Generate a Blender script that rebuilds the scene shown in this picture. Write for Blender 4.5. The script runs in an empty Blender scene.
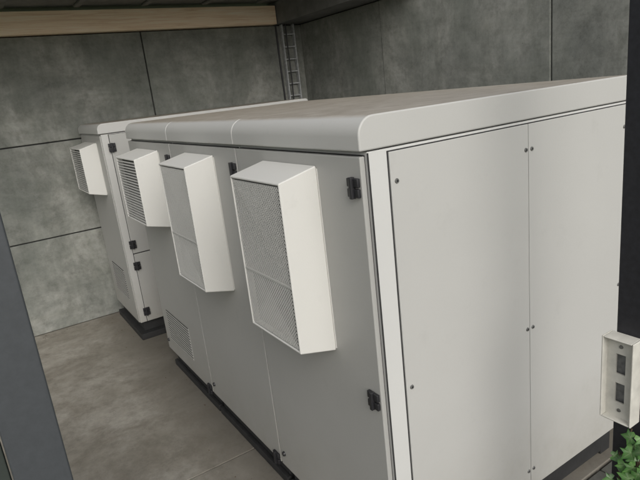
import bpy, bmesh, math, random
from mathutils import Vector, Matrix
random.seed(7)
scene = bpy.context.scene
H = 1.96   # camera height

# ---------------------------------------------------------------- materials
def new_mat(name):
    m = bpy.data.materials.new(name); m.use_nodes = True
    nt = m.node_tree
    return m, nt, nt.nodes["Principled BSDF"]

def ramp(nt, stops):
    r = nt.nodes.new("ShaderNodeValToRGB")
    e = r.color_ramp.elements
    e[0].position, e[0].color = stops[0][0], (*stops[0][1], 1)
    e[1].position, e[1].color = stops[-1][0], (*stops[-1][1], 1)
    for p, c in stops[1:-1]:
        k = e.new(p); k.color = (*c, 1)
    return r

def noise(nt, vec, scale, detail=4, rough=0.6, dist=0.0):
    n = nt.nodes.new("ShaderNodeTexNoise")
    n.inputs["Scale"].default_value = scale
    n.inputs["Detail"].default_value = detail
    n.inputs["Roughness"].default_value = rough
    n.inputs["Distortion"].default_value = dist
    nt.links.new(vec, n.inputs["Vector"])
    return n

def world_pos(nt, scale=(1,1,1), loc=(0,0,0)):
    g = nt.nodes.new("ShaderNodeNewGeometry")
    mp = nt.nodes.new("ShaderNodeMapping")
    mp.inputs["Scale"].default_value = scale
    mp.inputs["Location"].default_value = loc
    nt.links.new(g.outputs["Position"], mp.inputs["Vector"])
    return mp.outputs["Vector"]

def mixc(nt, a, b, fac, mode='MIX'):
    m = nt.nodes.new("ShaderNodeMix"); m.data_type = 'RGBA'; m.blend_type = mode
    for s, v in ((m.inputs[0], fac), (m.inputs[6], a), (m.inputs[7], b)):
        if hasattr(v, "is_linked"): nt.links.new(v, s)
        elif isinstance(v, (int, float)): s.default_value = v
        else: s.default_value = (*v, 1)
    return m.outputs[2]

def bump(nt, bsdf, h, strength, dist):
    b = nt.nodes.new("ShaderNodeBump")
    b.inputs["Strength"].default_value = strength
    b.inputs["Distance"].default_value = dist
    nt.links.new(h, b.inputs["Height"])
    nt.links.new(b.outputs["Normal"], bsdf.inputs["Normal"])

def mathn(nt, op, a, b=None):
    m = nt.nodes.new("ShaderNodeMath"); m.operation = op
    for i, v in enumerate((a, b)):
        if v is None: continue
        if isinstance(v, (int, float)): m.inputs[i].default_value = v
        else: nt.links.new(v, m.inputs[i])
    return m.outputs[0]

def paint(name, col, rough=0.5, dirt=0.05, dust=False):
    m, nt, p = new_mat(name)
    v = world_pos(nt)
    n1 = noise(nt, v, 1.6, 3)
    r = ramp(nt, [(0.3, tuple(c*(1-dirt) for c in col)), (0.7, col)])
    nt.links.new(n1.outputs["Fac"], r.inputs["Fac"])
    c = r.outputs["Color"]
    n2 = noise(nt, v, 9, 4, 0.7)
    r2 = ramp(nt, [(0.60, (0, 0, 0)), (0.78, (1, 1, 1))])
    nt.links.new(n2.outputs["Fac"], r2.inputs["Fac"])
    c = mixc(nt, c, tuple(x*0.78 for x in col), mathn(nt, 'MULTIPLY', r2.outputs["Color"], 0.22))
    g = nt.nodes.new("ShaderNodeNewGeometry")
    sx = nt.nodes.new("ShaderNodeSeparateXYZ"); nt.links.new(g.outputs["Position"], sx.inputs[0])
    mr = nt.nodes.new("ShaderNodeMapRange")
    mr.inputs[1].default_value = 0.10; mr.inputs[2].default_value = 0.60
    mr.inputs[3].default_value = 0.65; mr.inputs[4].default_value = 0.0
    nt.links.new(sx.outputs["Z"], mr.inputs[0])
    c = mixc(nt, c, (0.25, 0.23, 0.18), mathn(nt, 'MULTIPLY', mr.outputs[0], n2.outputs["Fac"]))
    if dust:
        sn = nt.nodes.new("ShaderNodeSeparateXYZ"); nt.links.new(g.outputs["Normal"], sn.inputs[0])
        md = nt.nodes.new("ShaderNodeMapRange")
        md.inputs[1].default_value = 0.86; md.inputs[2].default_value = 1.0
        md.inputs[3].default_value = 0.0; md.inputs[4].default_value = 1.0
        nt.links.new(sn.outputs["Z"], md.inputs[0])
        rd = ramp(nt, [(0.3, (0.28, 0.245, 0.195)), (0.7, (0.41, 0.375, 0.32))])
        nt.links.new(n2.outputs["Fac"], rd.inputs["Fac"])
        c = mixc(nt, c, rd.outputs["Color"], md.outputs[0])
    nt.links.new(c, p.inputs["Base Color"])
    p.inputs["Roughness"].default_value = rough
    nf = noise(nt, v, 300, 1)
    bump(nt, p, nf.outputs["Fac"], 0.16, 0.002)
    return m

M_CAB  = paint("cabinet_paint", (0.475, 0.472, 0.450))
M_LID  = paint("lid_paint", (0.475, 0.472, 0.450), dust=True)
M_DOOR_SHADED = paint("door_paint", (0.375, 0.372, 0.352))  # cabinet paint darkened: shade of the front faces put into the colour
M_FRAME= paint("frame_paint", (0.58, 0.58, 0.56))
M_AC   = paint("ac_paint", (0.635, 0.628, 0.592), 0.45, 0.03)
M_GRILL= paint("grille_paint", (0.52, 0.517, 0.49), 0.5, 0.06)

def simple(name, col, rough=0.6, metal=0.0, var=0.25, scale=20, bs=0.2):
    m, nt, p = new_mat(name)
    v = world_pos(nt)
    n = noise(nt, v, scale, 4)
    r = ramp(nt, [(0.3, tuple(c*(1-var) for c in col)), (0.7, tuple(min(1, c*(1+var)) for c in col))])
    nt.links.new(n.outputs["Fac"], r.inputs["Fac"])
    nt.links.new(r.outputs["Color"], p.inputs["Base Color"])
    p.inputs["Roughness"].default_value = rough
    p.inputs["Metallic"].default_value = metal
    bump(nt, p, n.outputs["Fac"], bs, 0.003)
    return m

M_BLACK = simple("black_plastic", (0.018, 0.018, 0.02), 0.45)
M_GAP   = simple("gap_dark", (0.03, 0.03, 0.03), 0.9)
M_PLINTH= simple("plinth_black", (0.02, 0.02, 0.02), 0.7, scale=15)
M_FILTER= simple("filter_grey", (0.25, 0.25, 0.24), 0.9, scale=60)
M_COIL  = simple("coil_dark", (0.035, 0.035, 0.033), 0.8, scale=60)
M_SCREW = simple("screw_zinc", (0.22, 0.22, 0.21), 0.4, 0.6)
M_POSTD = simple("post_black_paint", (0.014, 0.014, 0.018), 0.5, scale=60, var=0.3, bs=0.1)
M_POSTG = simple("post_grey_paint", (0.052, 0.057, 0.062), 0.5, scale=90, var=0.08, bs=0.08)
M_LEAFD = simple("gate_panel_dark", (0.028, 0.036, 0.030), 0.7, scale=14)
M_STEEL = simple("galvanised_steel", (0.40, 0.41, 0.41), 0.5, 0.1, scale=40)
M_WHITE = simple("white_plastic", (0.56, 0.545, 0.49), 0.45, var=0.12, scale=22)
M_ROOFM = simple("roof_soffit_grey", (0.16, 0.16, 0.155), 0.7, scale=6)

def concrete(name, c_dark, c_mid, c_light, green=(0.28,0.30,0.26), bs=0.4, freq=1.0, gfac=0.5, damp=False, streak=False):
    m, nt, p = new_mat(name)
    v = world_pos(nt)
    n1 = noise(nt, v, 1.5*freq, 6, 0.7, 0.4)
    r1 = ramp(nt, [(0.32, c_dark), (0.5, c_mid), (0.68, c_light)])
    nt.links.new(n1.outputs["Fac"], r1.inputs["Fac"])
    n2 = noise(nt, v, 9*freq, 7, 0.8)
    r2 = ramp(nt, [(0.32, (0.62, 0.62, 0.60)), (0.52, (1.0, 1.0, 1.0)), (0.75, (1.25, 1.25, 1.22))])
    nt.links.new(n2.outputs["Fac"], r2.inputs["Fac"])
    c = mixc(nt, r1.outputs["Color"], r2.outputs["Color"], 0.85, 'MULTIPLY')
    n3 = noise(nt, world_pos(nt, (1.0, 1.0, 0.45), (3.1, 1.7, 0)), 2.0, 4, 0.6, 0.3)
    r3 = ramp(nt, [(0.42, (0, 0, 0)), (0.66, (1, 1, 1))])
    nt.links.new(n3.outputs["Fac"], r3.inputs["Fac"])
    c = mixc(nt, c, green, mathn(nt, 'MULTIPLY', r3.outputs["Color"], gfac))
    if streak:
        n4 = noise(nt, world_pos(nt, (5, 5, 0.5)), 1.6, 4, 0.65, 0.8)
        r4 = ramp(nt, [(0.38, (0.74, 0.75, 0.72)), (0.56, (1, 1, 1)), (0.74, (1.12, 1.12, 1.10))])
        nt.links.new(n4.outputs["Fac"], r4.inputs["Fac"])
        c = mixc(nt, c, r4.outputs["Color"], 0.45, 'MULTIPLY')
        n5 = noise(nt, world_pos(nt, (0.6, 0.6, 5), (0, 0, 3.3)), 1.5, 5, 0.7, 0.9)
        r5 = ramp(nt, [(0.36, (0.76, 0.76, 0.73)), (0.54, (1, 1, 1))])
        nt.links.new(n5.outputs["Fac"], r5.inputs["Fac"])
        c = mixc(nt, c, r5.outputs["Color"], 0.4, 'MULTIPLY')
    vo = nt.nodes.new("ShaderNodeTexVoronoi"); vo.inputs["Scale"].default_value = 26
    nt.links.new(v, vo.inputs["Vector"])
    rv = ramp(nt, [(0.05, (0.40, 0.40, 0.40)), (0.11, (1, 1, 1))])
    nt.links.new(vo.outputs["Distance"], rv.inputs["Fac"])
    c = mixc(nt, c, rv.outputs["Color"], 0.4, 'MULTIPLY')
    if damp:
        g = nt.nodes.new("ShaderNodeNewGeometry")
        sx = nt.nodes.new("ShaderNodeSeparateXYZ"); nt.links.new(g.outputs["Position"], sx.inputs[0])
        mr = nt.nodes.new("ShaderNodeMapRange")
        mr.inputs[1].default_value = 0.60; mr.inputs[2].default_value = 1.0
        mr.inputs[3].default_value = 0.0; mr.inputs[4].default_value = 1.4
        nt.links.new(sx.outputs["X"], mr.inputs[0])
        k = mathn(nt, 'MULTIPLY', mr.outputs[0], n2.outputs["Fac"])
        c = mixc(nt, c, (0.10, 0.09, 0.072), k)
        n6 = noise(nt, world_pos(nt, (1, 1, 1), (7.3, 2.2, 0)), 2.3, 6, 0.72, 0.4)
        r6 = ramp(nt, [(0.50, (0, 0, 0)), (0.68, (1, 1, 1))])
        nt.links.new(n6.outputs["Fac"], r6.inputs["Fac"])
        c = mixc(nt, c, (0.15, 0.13, 0.10), mathn(nt, 'MULTIPLY', r6.outputs["Color"], 0.65))
    nt.links.new(c, p.inputs["Base Color"])
    p.inputs["Roughness"].default_value = 0.85
    bump(nt, p, n2.outputs["Fac"], bs, 0.006)
    return m

M_WALL  = concrete("wall_concrete", (0.145,0.152,0.138), (0.225,0.23,0.208), (0.35,0.35,0.32), green=(0.155,0.17,0.145), gfac=0.45, streak=True)
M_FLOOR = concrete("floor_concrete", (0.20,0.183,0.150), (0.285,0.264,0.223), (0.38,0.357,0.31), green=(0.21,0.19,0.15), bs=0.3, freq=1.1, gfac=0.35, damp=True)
M_PAVER_SHADED = concrete("paver_concrete", (0.06,0.06,0.055), (0.09,0.088,0.08), (0.13,0.128,0.115), green=(0.07,0.075,0.055), freq=2)  # pavers, with the shadow beside the cabinet base darkened into their colour

def wood_mat():
    m, nt, p = new_mat("timber")
    v = world_pos(nt, (1.0, 26, 26))
    n = noise(nt, v, 2.0, 6, 0.65, 0.9)
    r = ramp(nt, [(0.25, (0.66,0.44,0.27)), (0.5, (0.90,0.72,0.52)), (0.75, (0.94,0.84,0.68))])
    nt.links.new(n.outputs["Fac"], r.inputs["Fac"])
    nt.links.new(r.outputs["Color"], p.inputs["Base Color"])
    p.inputs["Roughness"].default_value = 0.7
    bump(nt, p, n.outputs["Fac"], 0.3, 0.004)
    return m
M_WOOD = wood_mat()

def grass_mat():
    m, nt, p = new_mat("grass_ground")
    v = world_pos(nt)
    n = noise(nt, v, 3, 8, 0.75)
    r = ramp(nt, [(0.3, (0.035,0.05,0.018)), (0.7, (0.09,0.12,0.045))])
    nt.links.new(n.outputs["Fac"], r.inputs["Fac"])
    nt.links.new(r.outputs["Color"], p.inputs["Base Color"])
    p.inputs["Roughness"].default_value = 0.95
    bump(nt, p, n.outputs["Fac"], 0.8, 0.03)
    return m
M_GRASS = grass_mat()

def leaf_mat():
    m, nt, p = new_mat("ivy_leaf")
    at = nt.nodes.new("ShaderNodeAttribute"); at.attribute_name = "vein"
    v = world_pos(nt)
    n = noise(nt, v, 30, 3)
    r = ramp(nt, [(0.3, (0.018,0.065,0.012)), (0.55, (0.05,0.15,0.028)), (0.75, (0.12,0.25,0.06))])
    nt.links.new(n.outputs["Fac"], r.inputs["Fac"])
    c = mixc(nt, r.outputs["Color"], (0.30, 0.40, 0.21), mathn(nt, 'MULTIPLY', at.outputs["Fac"], 0.55))
    nt.links.new(c, p.inputs["Base Color"])
    p.inputs["Roughness"].default_value = 0.4
    return m
M_LEAF = leaf_mat()
M_STEM = simple("ivy_stem", (0.10, 0.07, 0.04), 0.8)

# ---------------------------------------------------------------- helpers
def mesh_obj(name, verts, faces, mat=None, parent=None, bevel=0, seg=2, smooth=False):
    me = bpy.data.meshes.new(name)
    me.from_pydata(verts, [], faces); me.update()
    bm = bmesh.new(); bm.from_mesh(me)
    bmesh.ops.recalc_face_normals(bm, faces=bm.faces); bm.to_mesh(me); bm.free()
    ob = bpy.data.objects.new(name, me); scene.collection.objects.link(ob)
    if mat: me.materials.append(mat)
    if bevel:
        b = ob.modifiers.new("bevel", 'BEVEL'); b.width = bevel; b.segments = seg
        b.limit_method = 'ANGLE'; b.angle_limit = math.radians(35)
        smooth = True
    if smooth:
        for p in me.polygons: p.use_smooth = True
        if bevel:
            w = ob.modifiers.new("wn", 'WEIGHTED_NORMAL'); w.keep_sharp = True
    if parent: ob.parent = parent
    return ob

BF = [(0,1,3,2),(4,6,7,5),(0,4,5,1),(2,3,7,6),(0,2,6,4),(1,5,7,3)]
def box_vf(x0,x1,y0,y1,z0,z1):
    v = [(x,y,z) for x in (x0,x1) for y in (y0,y1) for z in (z0,z1)]
    return v, BF
def box(name, x0,x1,y0,y1,z0,z1, mat, parent=None, bevel=0.0, seg=2):
    v, f = box_vf(x0,x1,y0,y1,z0,z1)
    return mesh_obj(name, v, f, mat, parent, bevel, seg)
def boxes(name, lst, mat, parent=None, bevel=0.0, seg=1):
    V, F = [], []
    for b in lst:
        v, f = box_vf(*b); o = len(V)
        V += v; F += [tuple(i+o for i in q) for q in f]
    return mesh_obj(name, V, F, mat, parent, bevel, seg)
def prism_xz(name, prof, y0, y1, mat, parent=None, bevel=0.0, seg=2):
    n = len(prof)
    V = [(x, y0, z) for x, z in prof] + [(x, y1, z) for x, z in prof]
    F = [tuple(range(n)), tuple(range(2*n-1, n-1, -1))]
    F += [(i, (i+1) % n, (i+1) % n + n, i+n) for i in range(n)]
    return mesh_obj(name, V, F, mat, parent, bevel, seg)
def disc(name, centers, axis, r, t, mat, parent, n=14):
    V, F = [], []
    for c in centers:
        o = len(V)
        for k in (0, 1):
            for i in range(n):
                a = 2*math.pi*i/n
                rr = r if k == 0 else r*0.8
                if axis == 'x': V.append((c[0]-k*t, c[1]+rr*math.cos(a), c[2]+rr*math.sin(a)))
                else: V.append((c[0]+rr*math.cos(a), c[1]-k*t, c[2]+rr*math.sin(a)))
        F.append(tuple(range(o, o+n))); F.append(tuple(range(o+n, o+2*n)))
        F += [(o+i, o+(i+1) % n, o+n+(i+1) % n, o+n+i) for i in range(n)]
    return mesh_obj(name, V, F, mat, parent)
def empty(name, loc=(0,0,0)):
    e = bpy.data.objects.new(name, None); scene.collection.objects.link(e)
    e.empty_display_size = 0.2
    return e

# ---------------------------------------------------------------- cabinets
XF, XB = 1.0, 2.45
ZB, ZT, ZL = 0.15, 1.760, 1.868

def lid_profile(xf, xb, z0, z1, r=0.06):
    p = [(xb, z0), (xf, z0)]
    for i in range(9):
        a = math.pi - (math.pi/2)*i/8
        p.append((xf + r + r*math.cos(a), z1 - r + r*math.sin(a)))
    for i in range(5):
        a = math.pi/2 - (math.pi/2)*i/4
        p.append((xb - 0.03 + 0.03*math.cos(a), z1 - 0.03 + 0.03*math.sin(a)))
    return p

def hinge_x(name, x, y, z, parent):
    l = [(x-0.013, x, y-0.028, y+0.028, z-0.030, z-0.003),
         (x-0.013, x, y-0.028, y+0.028, z+0.003, z+0.030),
         (x-0.022, x-0.004, y-0.006, y+0.008, z-0.034, z+0.034)]
    return boxes(name, l, M_BLACK, parent, 0.002)
def hinge_y(name, x, y, z, parent):
    l = [(x-0.028, x+0.028, y-0.013, y, z-0.034, z-0.002),
         (x-0.028, x+0.028, y-0.013, y, z+0.002, z+0.034),
         (x-0.008, x+0.006, y-0.022, y-0.004, z-0.037, z+0.037)]
    return boxes(name, l, M_BLACK, parent, 0.002)

def cabinet(y0, y1, side_panels, vent):
    e = empty("electrical_cabinet")
    box("frame", XF, XB, y0+0.001, y1-0.001, ZB, ZT, M_FRAME if side_panels else M_CAB, e, 0.004)
    box("door_gasket", XF-0.008, XF+0.001, y0+0.014, y1-0.014, ZB+0.01, ZT-0.01, M_GAP, e)
    box("door", XF-0.026, XF-0.006, y0+0.006, y1-0.003, ZB+0.006, ZT-0.012, M_DOOR_SHADED, e, 0.004)
    box("lid_gap", XF+0.01, XB-0.02, y0+0.01, y1-0.01, ZT-0.004, ZT+0.008, M_GAP, e)
    prism_xz("lid", lid_profile(XF-0.032, XB+0.012, ZT+0.004, ZL), y0+0.0015-(0.008 if side_panels else 0), y1-0.0015, M_LID, e, 0.006, 3)
    boxes("plinth", [(XF+0.02, XF+0.10, y0+0.03, y1-0.02, 0.0, ZB+0.001),
                     (XB-0.10, XB-0.02, y0+0.03, y1-0.02, 0.0, ZB+0.001),
                     (XF+0.10, XB-0.10, y0+0.03, y0+0.09, 0.02, ZB+0.001)], M_PLINTH, e, 0.003)
    boxes("plinth_rail", [(XF-0.005, XF+0.02, y0+0.01, y1-0.01, 0.0, 0.045)], M_PLINTH, e, 0.003)
    for i, z in enumerate((1.654, 0.914, 0.19) if side_panels else (1.654, 0.17)):
        hinge_x("hinge_%d" % i, XF-0.026, y0+0.040, z, e)
    disc("door_locks", [(XF-0.026, y1-0.045, 1.60), (XF-0.026, y1-0.045, 0.235)], 'x', 0.013, 0.010, M_BLACK, e)
    if side_panels:
        xs = [XF+0.077, XF+0.744, XF+1.411]
        for i in range(2):
            box("side_panel_%d" % i, xs[i]+0.0015, xs[i+1]-0.0015, y0-0.006, y0+0.002, ZB+0.004, ZT-0.012, M_CAB, e, 0.002)
        boxes("side_panel_gap", [(xs[0]-0.003, xs[2]+0.003, y0-0.0012, y0+0.002, ZB+0.002, ZT-0.008)], M_GAP, e)
        boxes("corner_gap", [(XF-0.001, XF+0.0035, y0-0.001, y0+0.002, ZB, ZT-0.004)], M_GAP, e)
        sc = []
        for z in (1.655, 0.93, 0.25):
            for x in (xs[0]+0.024, xs[1]-0.016, xs[1]+0.018, xs[2]-0.024):
                sc.append((x, y0-0.006, z))
        disc("panel_screws", sc, 'y', 0.0085, 0.004, M_SCREW, e)
        disc("panel_screw_slots", [(a, b-0.0041, c) for a, b, c in sc], 'y', 0.004, 0.0006, M_BLACK, e, 6)
    if vent:
        ya, yb = y0+0.30, y1-0.12
        L = []
        z = 0.27
        while z < 0.50:
            L.append((XF-0.032, XF-0.0255, ya, yb, z, z+0.010)); z += 0.020
        boxes("vent_slots", [(XF-0.0275, XF-0.0262, ya, yb, 0.265, 0.505)], M_GRILL, e)
        boxes("vent_louvres", L, M_DOOR_SHADED, e, 0.002)
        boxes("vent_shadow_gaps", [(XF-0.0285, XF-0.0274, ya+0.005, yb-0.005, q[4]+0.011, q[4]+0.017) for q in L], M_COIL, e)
    return e

Y = [1.307, 2.20, 3.10, 4.00]
cabinet(Y[0], Y[1], True, False)
cabinet(Y[1], Y[2], False, False)
cabinet(Y[2], Y[3], False, True)

def far_cabinet(x0, x1, y0, y1):
    e = empty("electrical_cabinet")
    box("frame", x0, x1, y0, y1, ZB, 1.79, M_CAB, e, 0.004)
    box("front_panel", x0-0.010, x0+0.001, y0+0.01, y1-0.01, ZB+0.006, 1.78, M_DOOR_SHADED, e, 0.004)
    prism_xz("lid", lid_profile(x0-0.02, x1+0.01, 1.794, 1.875, 0.05), y0-0.012, y1, M_LID, e, 0.006, 3)
    xs = [x0+0.055, x0+0.755, x0+1.45]
    for i in range(2):
        for j, (za, zb) in enumerate(((ZB+0.006, 0.772), (0.780, 1.782))):
            box("door_%d%d" % (i, j), xs[i]+0.003, xs[i+1]-0.003, y0-0.016, y0-0.004, za, zb, M_DOOR_SHADED, e, 0.004)
    boxes("door_gap", [(xs[0], xs[2], y0-0.006, y0-0.001, ZB+0.004, 1.785)], M_GAP, e)
    for i, z in enumerate((1.68, 0.86, 0.67, 0.25)):
        hinge_y("hinge_%d" % i, xs[0]+0.01, y0-0.016, z, e)
    boxes("plinth", [(x0-0.02, x1-0.03, y0-0.03, y1-0.02, 0.0, 0.055),
                     (x0+0.03, x1-0.03, y0+0.03, y1-0.03, 0.055, ZB+0.001)], M_PLINTH, e, 0.004)
    ya, yb = y0+0.20, y1-0.18
    L = []; z = 0.32
    while z < 0.60:
        L.append((x0-0.016, x0-0.0095, ya, yb, z, z+0.010)); z += 0.020
    boxes("vent_louvres", L, M_DOOR_SHADED, e, 0.002)
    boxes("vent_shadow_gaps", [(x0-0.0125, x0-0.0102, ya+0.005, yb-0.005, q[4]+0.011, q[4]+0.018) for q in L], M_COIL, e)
far_cabinet(0.94, 2.90, 4.68, 5.50)

# ---------------------------------------------------------------- AC units
def ac_unit(xw, y0, y1, zt, zb, mesh=True, depth=0.150, taper=(0.035, 0.037)):
    e = empty("air_conditioning_unit")
    xf = xw - depth
    ztf, zbf = zt - taper[0], zb + taper[1]
    me = bpy.data.meshes.new("housing")
    bm = bmesh.new()
    prof = [(xw, zt), (xf, ztf), (xf, zbf), (xw, zb)]
    a = [bm.verts.new((x, y0, z)) for x, z in prof]
    b = [bm.verts.new((x, y1, z)) for x, z in prof]
    bm.faces.new(a); bm.faces.new(b[::-1])
    front = None
    for i in range(4):
        f = bm.faces.new((a[i], a[(i+1) % 4], b[(i+1) % 4], b[i]))
        if i == 1: front = f
    bmesh.ops.recalc_face_normals(bm, faces=bm.faces)
    bmesh.ops.inset_individual(bm, faces=[front], thickness=0.013, depth=0)
    r = bmesh.ops.extrude_discrete_faces(bm, faces=[front])
    nf = r["faces"][0]
    bmesh.ops.translate(bm, verts=nf.verts, vec=(0.045, 0, 0))
    bmesh.ops.recalc_face_normals(bm, faces=bm.faces)
    bm.to_mesh(me); bm.free()
    ob = bpy.data.objects.new("housing", me); scene.collection.objects.link(ob); ob.parent = e
    me.materials.append(M_AC)
    bv = ob.modifiers.new("bevel", 'BEVEL'); bv.width = 0.005; bv.segments = 3
    bv.limit_method = 'ANGLE'; bv.angle_limit = math.radians(12)
    for p in me.polygons: p.use_smooth = True
    ob.modifiers.new("wn", 'WEIGHTED_NORMAL')
    ya, yb = y0+0.0135, y1-0.0135
    za, zb2 = zbf+0.0135, ztf-0.0135
    zs = za + (zb2-za)*0.40
    if mesh:
        box("filter", xf+0.009, xf+0.044, ya, yb, zs, zb2, M_FILTER, e)
        box("coil", xf+0.030, xf+0.044, ya, yb, za, zs-0.001, M_COIL, e)
        V, F = [], []
        W, Hh = yb-ya, zb2-za
        p = 0.0098; w = 0.0044
        def strand(d, xo):
            k = -Hh if d < 0 else 0.0
            kmax = W if d < 0 else W+Hh
            while k < kmax:
                if d > 0:
                    v_lo = max(0.0, k-W); v_hi = min(Hh, k)
                else:
                    v_lo = max(0.0, -k); v_hi = min(Hh, W-k)
                if v_hi - v_lo > 0.004:
                    u0_, u1_ = k-d*v_lo, k-d*v_hi
                    if d < 0: u0_, u1_ = k+v_lo, k+v_hi
                    o = len(V); h = w*0.7
                    pts = [(u0_-h, v_lo), (u0_+h, v_lo), (u1_+h, v_hi), (u1_-h, v_hi)]
                    pts = [(min(max(u, 0), W), v) for u, v in pts]
                    for xx in (xo, xo+0.0015):
                        for u, v in pts: V.append((xx, ya+u, za+v))
                    F.append((o, o+1, o+2, o+3)); F.append((o+7, o+6, o+5, o+4))
                    for i in range(4): F.append((o+i, o+(i+1) % 4, o+4+(i+1) % 4, o+4+i))
                k += p*1.414
        strand(1.0, xf+0.0035); strand(-1.0, xf+0.0028)
        mesh_obj("grille", V, F, M_GRILL, e)
        boxes("grille_mid_rail", [(xf+0.0015, xf+0.006, ya, yb, zs-0.003, zs+0.003)], M_GRILL, e)
    else:
        box("coil", xf+0.036, xf+0.044, ya, yb, za, zb2, M_COIL, e)
        V, F = [], []
        z = za + 0.006
        while z < zb2 - 0.012:
            o = len(V)
            for y in (ya, yb):
                V += [(xf+0.002, y, z), (xf+0.012, y, z+0.005), (xf+0.012, y, z+0.008), (xf+0.002, y, z+0.004)]
            F += [(o, o+1, o+2, o+3), (o+7, o+6, o+5, o+4)]
            F += [(o+i, o+(i+1) % 4, o+4+(i+1) % 4, o+4+i) for i in range(4)]
            z += 0.018
        mesh_obj("louvres", V, F, M_GRILL, e)
    boxes("mounting_flange", [(xw-0.001, xw+0.0015, y0-0.004, y1+0.004, zb+0.01, zt-0.01)], M_AC, e, 0.0)
    return e
XD = XF-0.027
ac_unit(XD, 1.56, 1.945, H-0.250, H-0.937)
ac_unit(XD, 2.46, 2.845, H-0.250, H-0.937)
ac_unit(XD, 3.33, 3.78, H-0.255, H-0.735, mesh=False)
ac_unit(0.929, 4.86, 5.33, H-0.235, H-0.68, mesh=False, depth=0.14)

# ---------------------------------------------------------------- enclosure
YW, XW = 5.55, 3.45
ZR = [0.0, 0.89, 1.75, 2.66]
def wall_panels_y(name):
    e = empty(name)
    xs = [-1.89, -0.11, 1.67, XW+0.16]
    k = 0
    for i in range(3):
        for j in range(3):
            t = random.uniform(-0.004, 0.004)
            box("panel_%d" % k, xs[i]+0.005, xs[i+1]-0.005, YW+t, YW+0.14, ZR[j]+0.005, ZR[j+1]-0.005, M_WALL, e, 0.008, 2); k += 1
    box("joint_backing", xs[0], xs[-1], YW+0.02, YW+0.12, 0, ZR[3], M_GAP, e)
def wall_panels_x(name):
    e = empty(name)
    ys = [-1.17+0.0, 0.61, 2.39, 4.15, YW-0.006]
    k = 0
    for i in range(1, 4):
        for j in range(3):
            t = random.uniform(-0.004, 0.004)
            box("panel_%d" % k, XW+t, XW+0.14, ys[i]+0.005, ys[i+1]-0.005, ZR[j]+0.005, ZR[j+1]-0.005, M_WALL, e, 0.008, 2); k += 1
    box("joint_backing", XW+0.02, XW+0.12, ys[1], YW-0.006, 0, ZR[3], M_GAP, e)
wall_panels_y("concrete_wall")
wall_panels_x("concrete_wall")

box("timber_beam", -1.9, 3.13, YW-0.075, YW+0.10, 2.664, 2.850, M_WOOD, None, 0.004)
r = empty("shelter_roof")
box("deck", -1.95, XW+0.25, 3.6, YW+0.25, 2.89, 2.96, M_ROOFM, r)  # front edge, out of view, cut back to let sky light onto beam and walls
boxes("deck_ribs", [(x, x+0.05, 3.61, YW-0.09, 2.868, 2.8885) for x in [(-1.9+0.60*i) for i in range(9)]], M_ROOFM, r, 0.004)
box("steel_edge_beam", 3.14, XW+0.14, 3.61, YW+0.12, 2.664, 2.8865, M_ROOFM, r, 0.004)

L = [(3.19, 3.206, YW-0.055, YW-0.012, 1.2, 2.66), (3.335, 3.351, YW-0.055, YW-0.012, 1.2, 2.66)]
z = 1.25
while z < 2.65:
    L.append((3.206, 3.335, YW-0.050, YW-0.030, z, z+0.014)); z += 0.13
boxes("cable_ladder", L, M_STEEL, None, 0.001)
def cable(name, pts, r=0.007):
    cu = bpy.data.curves.new(name, 'CURVE'); cu.dimensions = '3D'
    sp = cu.splines.new('NURBS'); sp.points.add(len(pts)-1); sp.use_endpoint_u = True; sp.order_u = 4
    for i, p in enumerate(pts): sp.points[i].co = (*p, 1)
    cu.bevel_depth = r; cu.bevel_resolution = 3
    cu.materials.append(M_BLACK)
    ob = bpy.data.objects.new(name, cu); scene.collection.objects.link(ob)
cable("power_cable", [(3.235+random.uniform(-.012, .012), YW-0.062, zz) for zz in (2.66, 2.4, 2.1, 1.8, 1.5, 1.2)])
cable("power_cable", [(3.15+random.uniform(-.01, .01), YW-0.012, zz) for zz in (2.66, 2.4, 2.1, 1.8, 1.5, 1.2)], 0.010)

e = empty("concrete_floor")
for i, (ya, yb) in enumerate(((1.292, 2.606), (2.614, YW+0.05))):
    box("slab_%d" % i, -1.95, XW+0.05, ya, yb, -0.12, 0.0, M_FLOOR, e, 0.004)
box("joint_fill", -1.95, XW+0.05, 2.60, 2.62, -0.12, -0.008, M_GAP, e)
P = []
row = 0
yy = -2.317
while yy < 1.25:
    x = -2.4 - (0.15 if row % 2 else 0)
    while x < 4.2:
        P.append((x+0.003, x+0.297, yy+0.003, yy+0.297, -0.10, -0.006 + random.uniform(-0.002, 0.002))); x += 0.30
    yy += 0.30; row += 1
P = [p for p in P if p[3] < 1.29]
boxes("paving", P, M_PAVER_SHADED, None, 0.004)
mesh_obj("ground", [(-400,-400,-0.03),(400,-400,-0.03),(400,400,-0.03),(-400,400,-0.03)], [(0,1,2,3)], M_GRASS)

V, F = [], []
for i in range(46):
    if i < 30: x, y = random.uniform(0.75, 0.97), random.uniform(1.5, 5.2)
    elif i < 42: x, y = random.uniform(0.0, 0.9), random.uniform(5.40, 5.52)
    else: x, y = random.uniform(-0.8, 0.9), random.uniform(1.4, 5.4)
    s_ = random.uniform(0.002, 0.006); an = random.uniform(0, 6.28)
    o = len(V)
    for k in range(5):
        aa = an + 2*math.pi*k/5; rr = s_*random.uniform(0.5, 1.3)
        V.append((x+rr*math.cos(aa), y+rr*math.sin(aa), 0.001+random.uniform(0.001, 0.004)))
    V.append((x, y, 0.006)); V.append((x, y, 0.0008))
    for k in range(5): F += [(o+k, o+(k+1) % 5, o+5), (o+(k+1) % 5, o+k, o+6)]
mesh_obj("floor_debris", V, F, simple("dry_leaf_brown", (0.10, 0.07, 0.04), 0.9))

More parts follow.
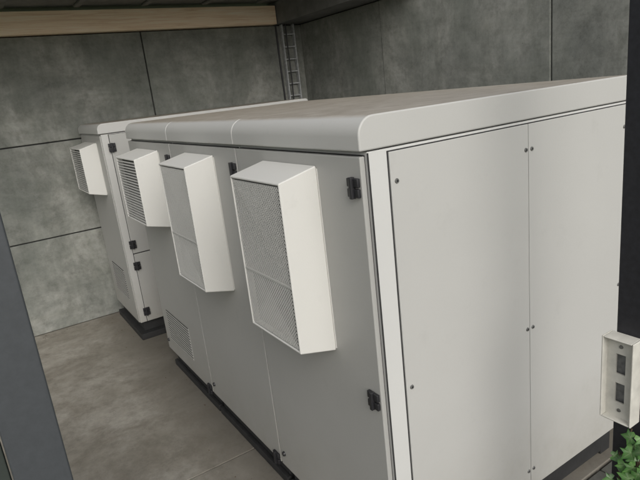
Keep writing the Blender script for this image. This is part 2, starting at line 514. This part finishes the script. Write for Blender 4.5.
box("gate_post", 1.469, 1.57, 0.70, 0.80, -0.02, 2.86, M_POSTD, None, 0.003)
box("gate_post", -0.052, 0.022, 0.84, 0.90, -0.02, 2.86, M_POSTG, None, 0.003)
g = empty("gate_leaf")
box("panel", -0.95, -0.056, 0.862, 0.878, 0.06, 2.3, M_LEAFD, g, 0.002)
boxes("rails", [(-0.95, -0.056, 0.850, 0.8615, z, z+0.05) for z in (0.06, 1.12, 2.25)], M_LEAFD, g, 0.002)

s = empty("lock_strike_box")
x0, x1 = 1.418, 1.468
y0, y1 = 0.722, 0.815
z0, z1 = H-1.048, H-0.780
t = 0.006
boxes("rim", [(x0, x1, y0, y0+t, z0, z1), (x0, x1, y1-t, y1, z0, z1),
              (x0, x1, y0+t, y1-t, z0, z0+t), (x0, x1, y0+t, y1-t, z1-t, z1)], M_WHITE, s, 0.002)
ym = (y0+y1)/2
zc = (z0+z1)/2
xw0, xw1 = x0+0.022, x0+0.028
sl = 0.014
boxes("web", [(xw0, xw1, y0+t, ym-sl, z0+t, z1-t), (xw0, xw1, ym+sl, y1-t, z0+t, z1-t),
              (xw0, xw1, ym-sl, ym+sl, z0+t, z0+0.055), (xw0, xw1, ym-sl, ym+sl, zc-0.015, zc+0.015),
              (xw0, xw1, ym-sl, ym+sl, z1-0.055, z1-t)], M_WHITE, s)
boxes("slot_recess", [(x1-0.008, x1-0.001, ym-0.03, ym+0.03, z0+0.03, z1-0.03)], M_FILTER, s)
disc("strike_screws", [(xw0, ym, z0+0.03), (xw0, ym, z1-0.03)], 'x', 0.006, 0.003, M_SCREW, s)

def ivy():
    V, F, MI, VE = [], [], [], []
    lobes = [(0,-0.02),(0.25,-0.30),(0.50,-0.10),(0.42,0.18),(0.66,0.42),(0.28,0.46),(0,1.0),
             (-0.28,0.46),(-0.66,0.42),(-0.42,0.18),(-0.50,-0.10),(-0.25,-0.30)]
    def leaf(c, nrm, up, size):
        nrm = nrm.normalized(); u = up - nrm*up.dot(nrm); u.normalize(); r_ = u.cross(nrm)
        o = len(V); base = c + u*0.10*size
        V.append(tuple(base - nrm*0.02*size)); VE.append(0.6)
        for a, b in lobes:
            bend = (a*a)*0.30 + b*b*0.14
            V.append(tuple(c + r_*a*size + u*b*size - nrm*bend*size)); VE.append(0.0)
        n = len(lobes)
        for i in range(n):
            F.append((o, o+1+i, o+1+(i+1) % n)); MI.append(0)
        for k in (2, 4, 6, 8, 10):
            tip = Vector(V[o+1+k]); bs = Vector(V[o]); dr = (tip-bs)
            sd = dr.cross(nrm).normalized()*0.022*size
            q = len(V)
            for pt in (bs-sd+nrm*0.02*size, bs+sd+nrm*0.02*size, bs+dr*0.85+nrm*0.035*size):
                V.append(tuple(pt)); VE.append(1.0)
            F.append((q, q+1, q+2)); MI.append(0)
    def tube(pts, rad):
        prev = None
        for p in pts:
            o = len(V)
            for k in range(5):
                a = 2*math.pi*k/5
                V.append((p[0]+rad*math.cos(a), p[1]+rad*math.sin(a), p[2])); VE.append(0)
            if prev is not None:
                for k in range(5):
                    F.append((prev+k, prev+(k+1) % 5, o+(k+1) % 5, o+k)); MI.append(1)
            prev = o
    rnd = random.Random(21)
    tops = (0.900, 0.87, 0.80, 0.88, 0.82, 0.86)
    for sidx in range(6):
        yv = (0.755, 0.715, 0.775, 0.735, 0.765, 0.70)[sidx]; xv = 1.454 - rnd.uniform(0, 0.010)
        pts = []; z = -0.02
        while z < tops[sidx]:
            pts.append((xv, yv, z)); z += 0.048
            yv += rnd.uniform(-0.006, 0.005); xv += rnd.uniform(-0.005, 0.005)
            xv = min(xv, 1.460)
        tube(pts, 0.0022)
        for p in pts[1:]:
            for _ in range(1 if rnd.random() < 0.6 else 2):
                c = Vector(p) + Vector((rnd.uniform(-0.035, -0.005), rnd.uniform(-0.035, 0.022), rnd.uniform(-0.02, 0.01)))
                nr = Vector((-1, rnd.uniform(-1.3, 0.2), rnd.uniform(0.0, 1.1)))
                up = Vector((rnd.uniform(-.5, .3), rnd.uniform(-.9, .9), rnd.uniform(-1, 0.3)))
                leaf(c, nr, up, rnd.uniform(0.026, 0.044))
    me = bpy.data.meshes.new("ivy_plant"); me.from_pydata(V, [], F)
    at = me.attributes.new("vein", 'FLOAT', 'POINT')
    at.data.foreach_set("value", VE)
    me.materials.append(M_LEAF); me.materials.append(M_STEM)
    for i, p in enumerate(me.polygons): p.material_index = MI[i]
    ob = bpy.data.objects.new("ivy_plant", me); scene.collection.objects.link(ob)
ivy()

# ---------------------------------------------------------------- camera
f = 547.0
a = Vector((-363, -111, f)).normalized()
b = Vector((902, -256, f)); b = (b - a*b.dot(a)).normalized()
c = b.cross(a); c = c if c.y > 0 else -c
cam_d = bpy.data.cameras.new("camera"); cam = bpy.data.objects.new("camera", cam_d)
scene.collection.objects.link(cam); scene.camera = cam
cam_d.sensor_width = 36; cam_d.lens = f/640*36
cam_d.clip_start = 0.02; cam_d.clip_end = 2000
right = Vector((b.x, a.x, -c.x)); up = Vector((-b.y, -a.y, c.y)); back = Vector((-b.z, -a.z, c.z))
M = Matrix((right, up, back)).transposed().to_4x4(); M.translation = (0, 0, H)
cam.matrix_world = M

# ---------------------------------------------------------------- light
elev, az = math.radians(34), math.radians(196)
w = bpy.data.worlds.new("World"); scene.world = w; w.use_nodes = True
nt = w.node_tree
sky = nt.nodes.new("ShaderNodeTexSky"); sky.sky_type = 'NISHITA'; sky.sun_disc = False
sky.sun_elevation = elev; sky.sun_rotation = az; sky.dust_density = 4; sky.air_density = 1.0
hs = nt.nodes.new("ShaderNodeHueSaturation"); hs.inputs["Saturation"].default_value = 0.25
nt.links.new(sky.outputs[0], hs.inputs["Color"])
bg = nt.nodes["Background"]; nt.links.new(hs.outputs[0], bg.inputs[0]); bg.inputs[1].default_value = 0.142
sd = bpy.data.lights.new("sun", 'SUN'); sd.energy = 1.05; sd.angle = math.radians(50); sd.color = (1, 0.98, 0.95)
so = bpy.data.objects.new("sun", sd); scene.collection.objects.link(so)
d = Vector((math.sin(az)*math.cos(elev), math.cos(az)*math.cos(elev), math.sin(elev)))
so.rotation_euler = d.to_track_quat('Z', 'Y').to_euler()
scene.view_settings.view_transform = 'Standard'
scene.view_settings.look = 'None'; scene.view_settings.exposure = 0
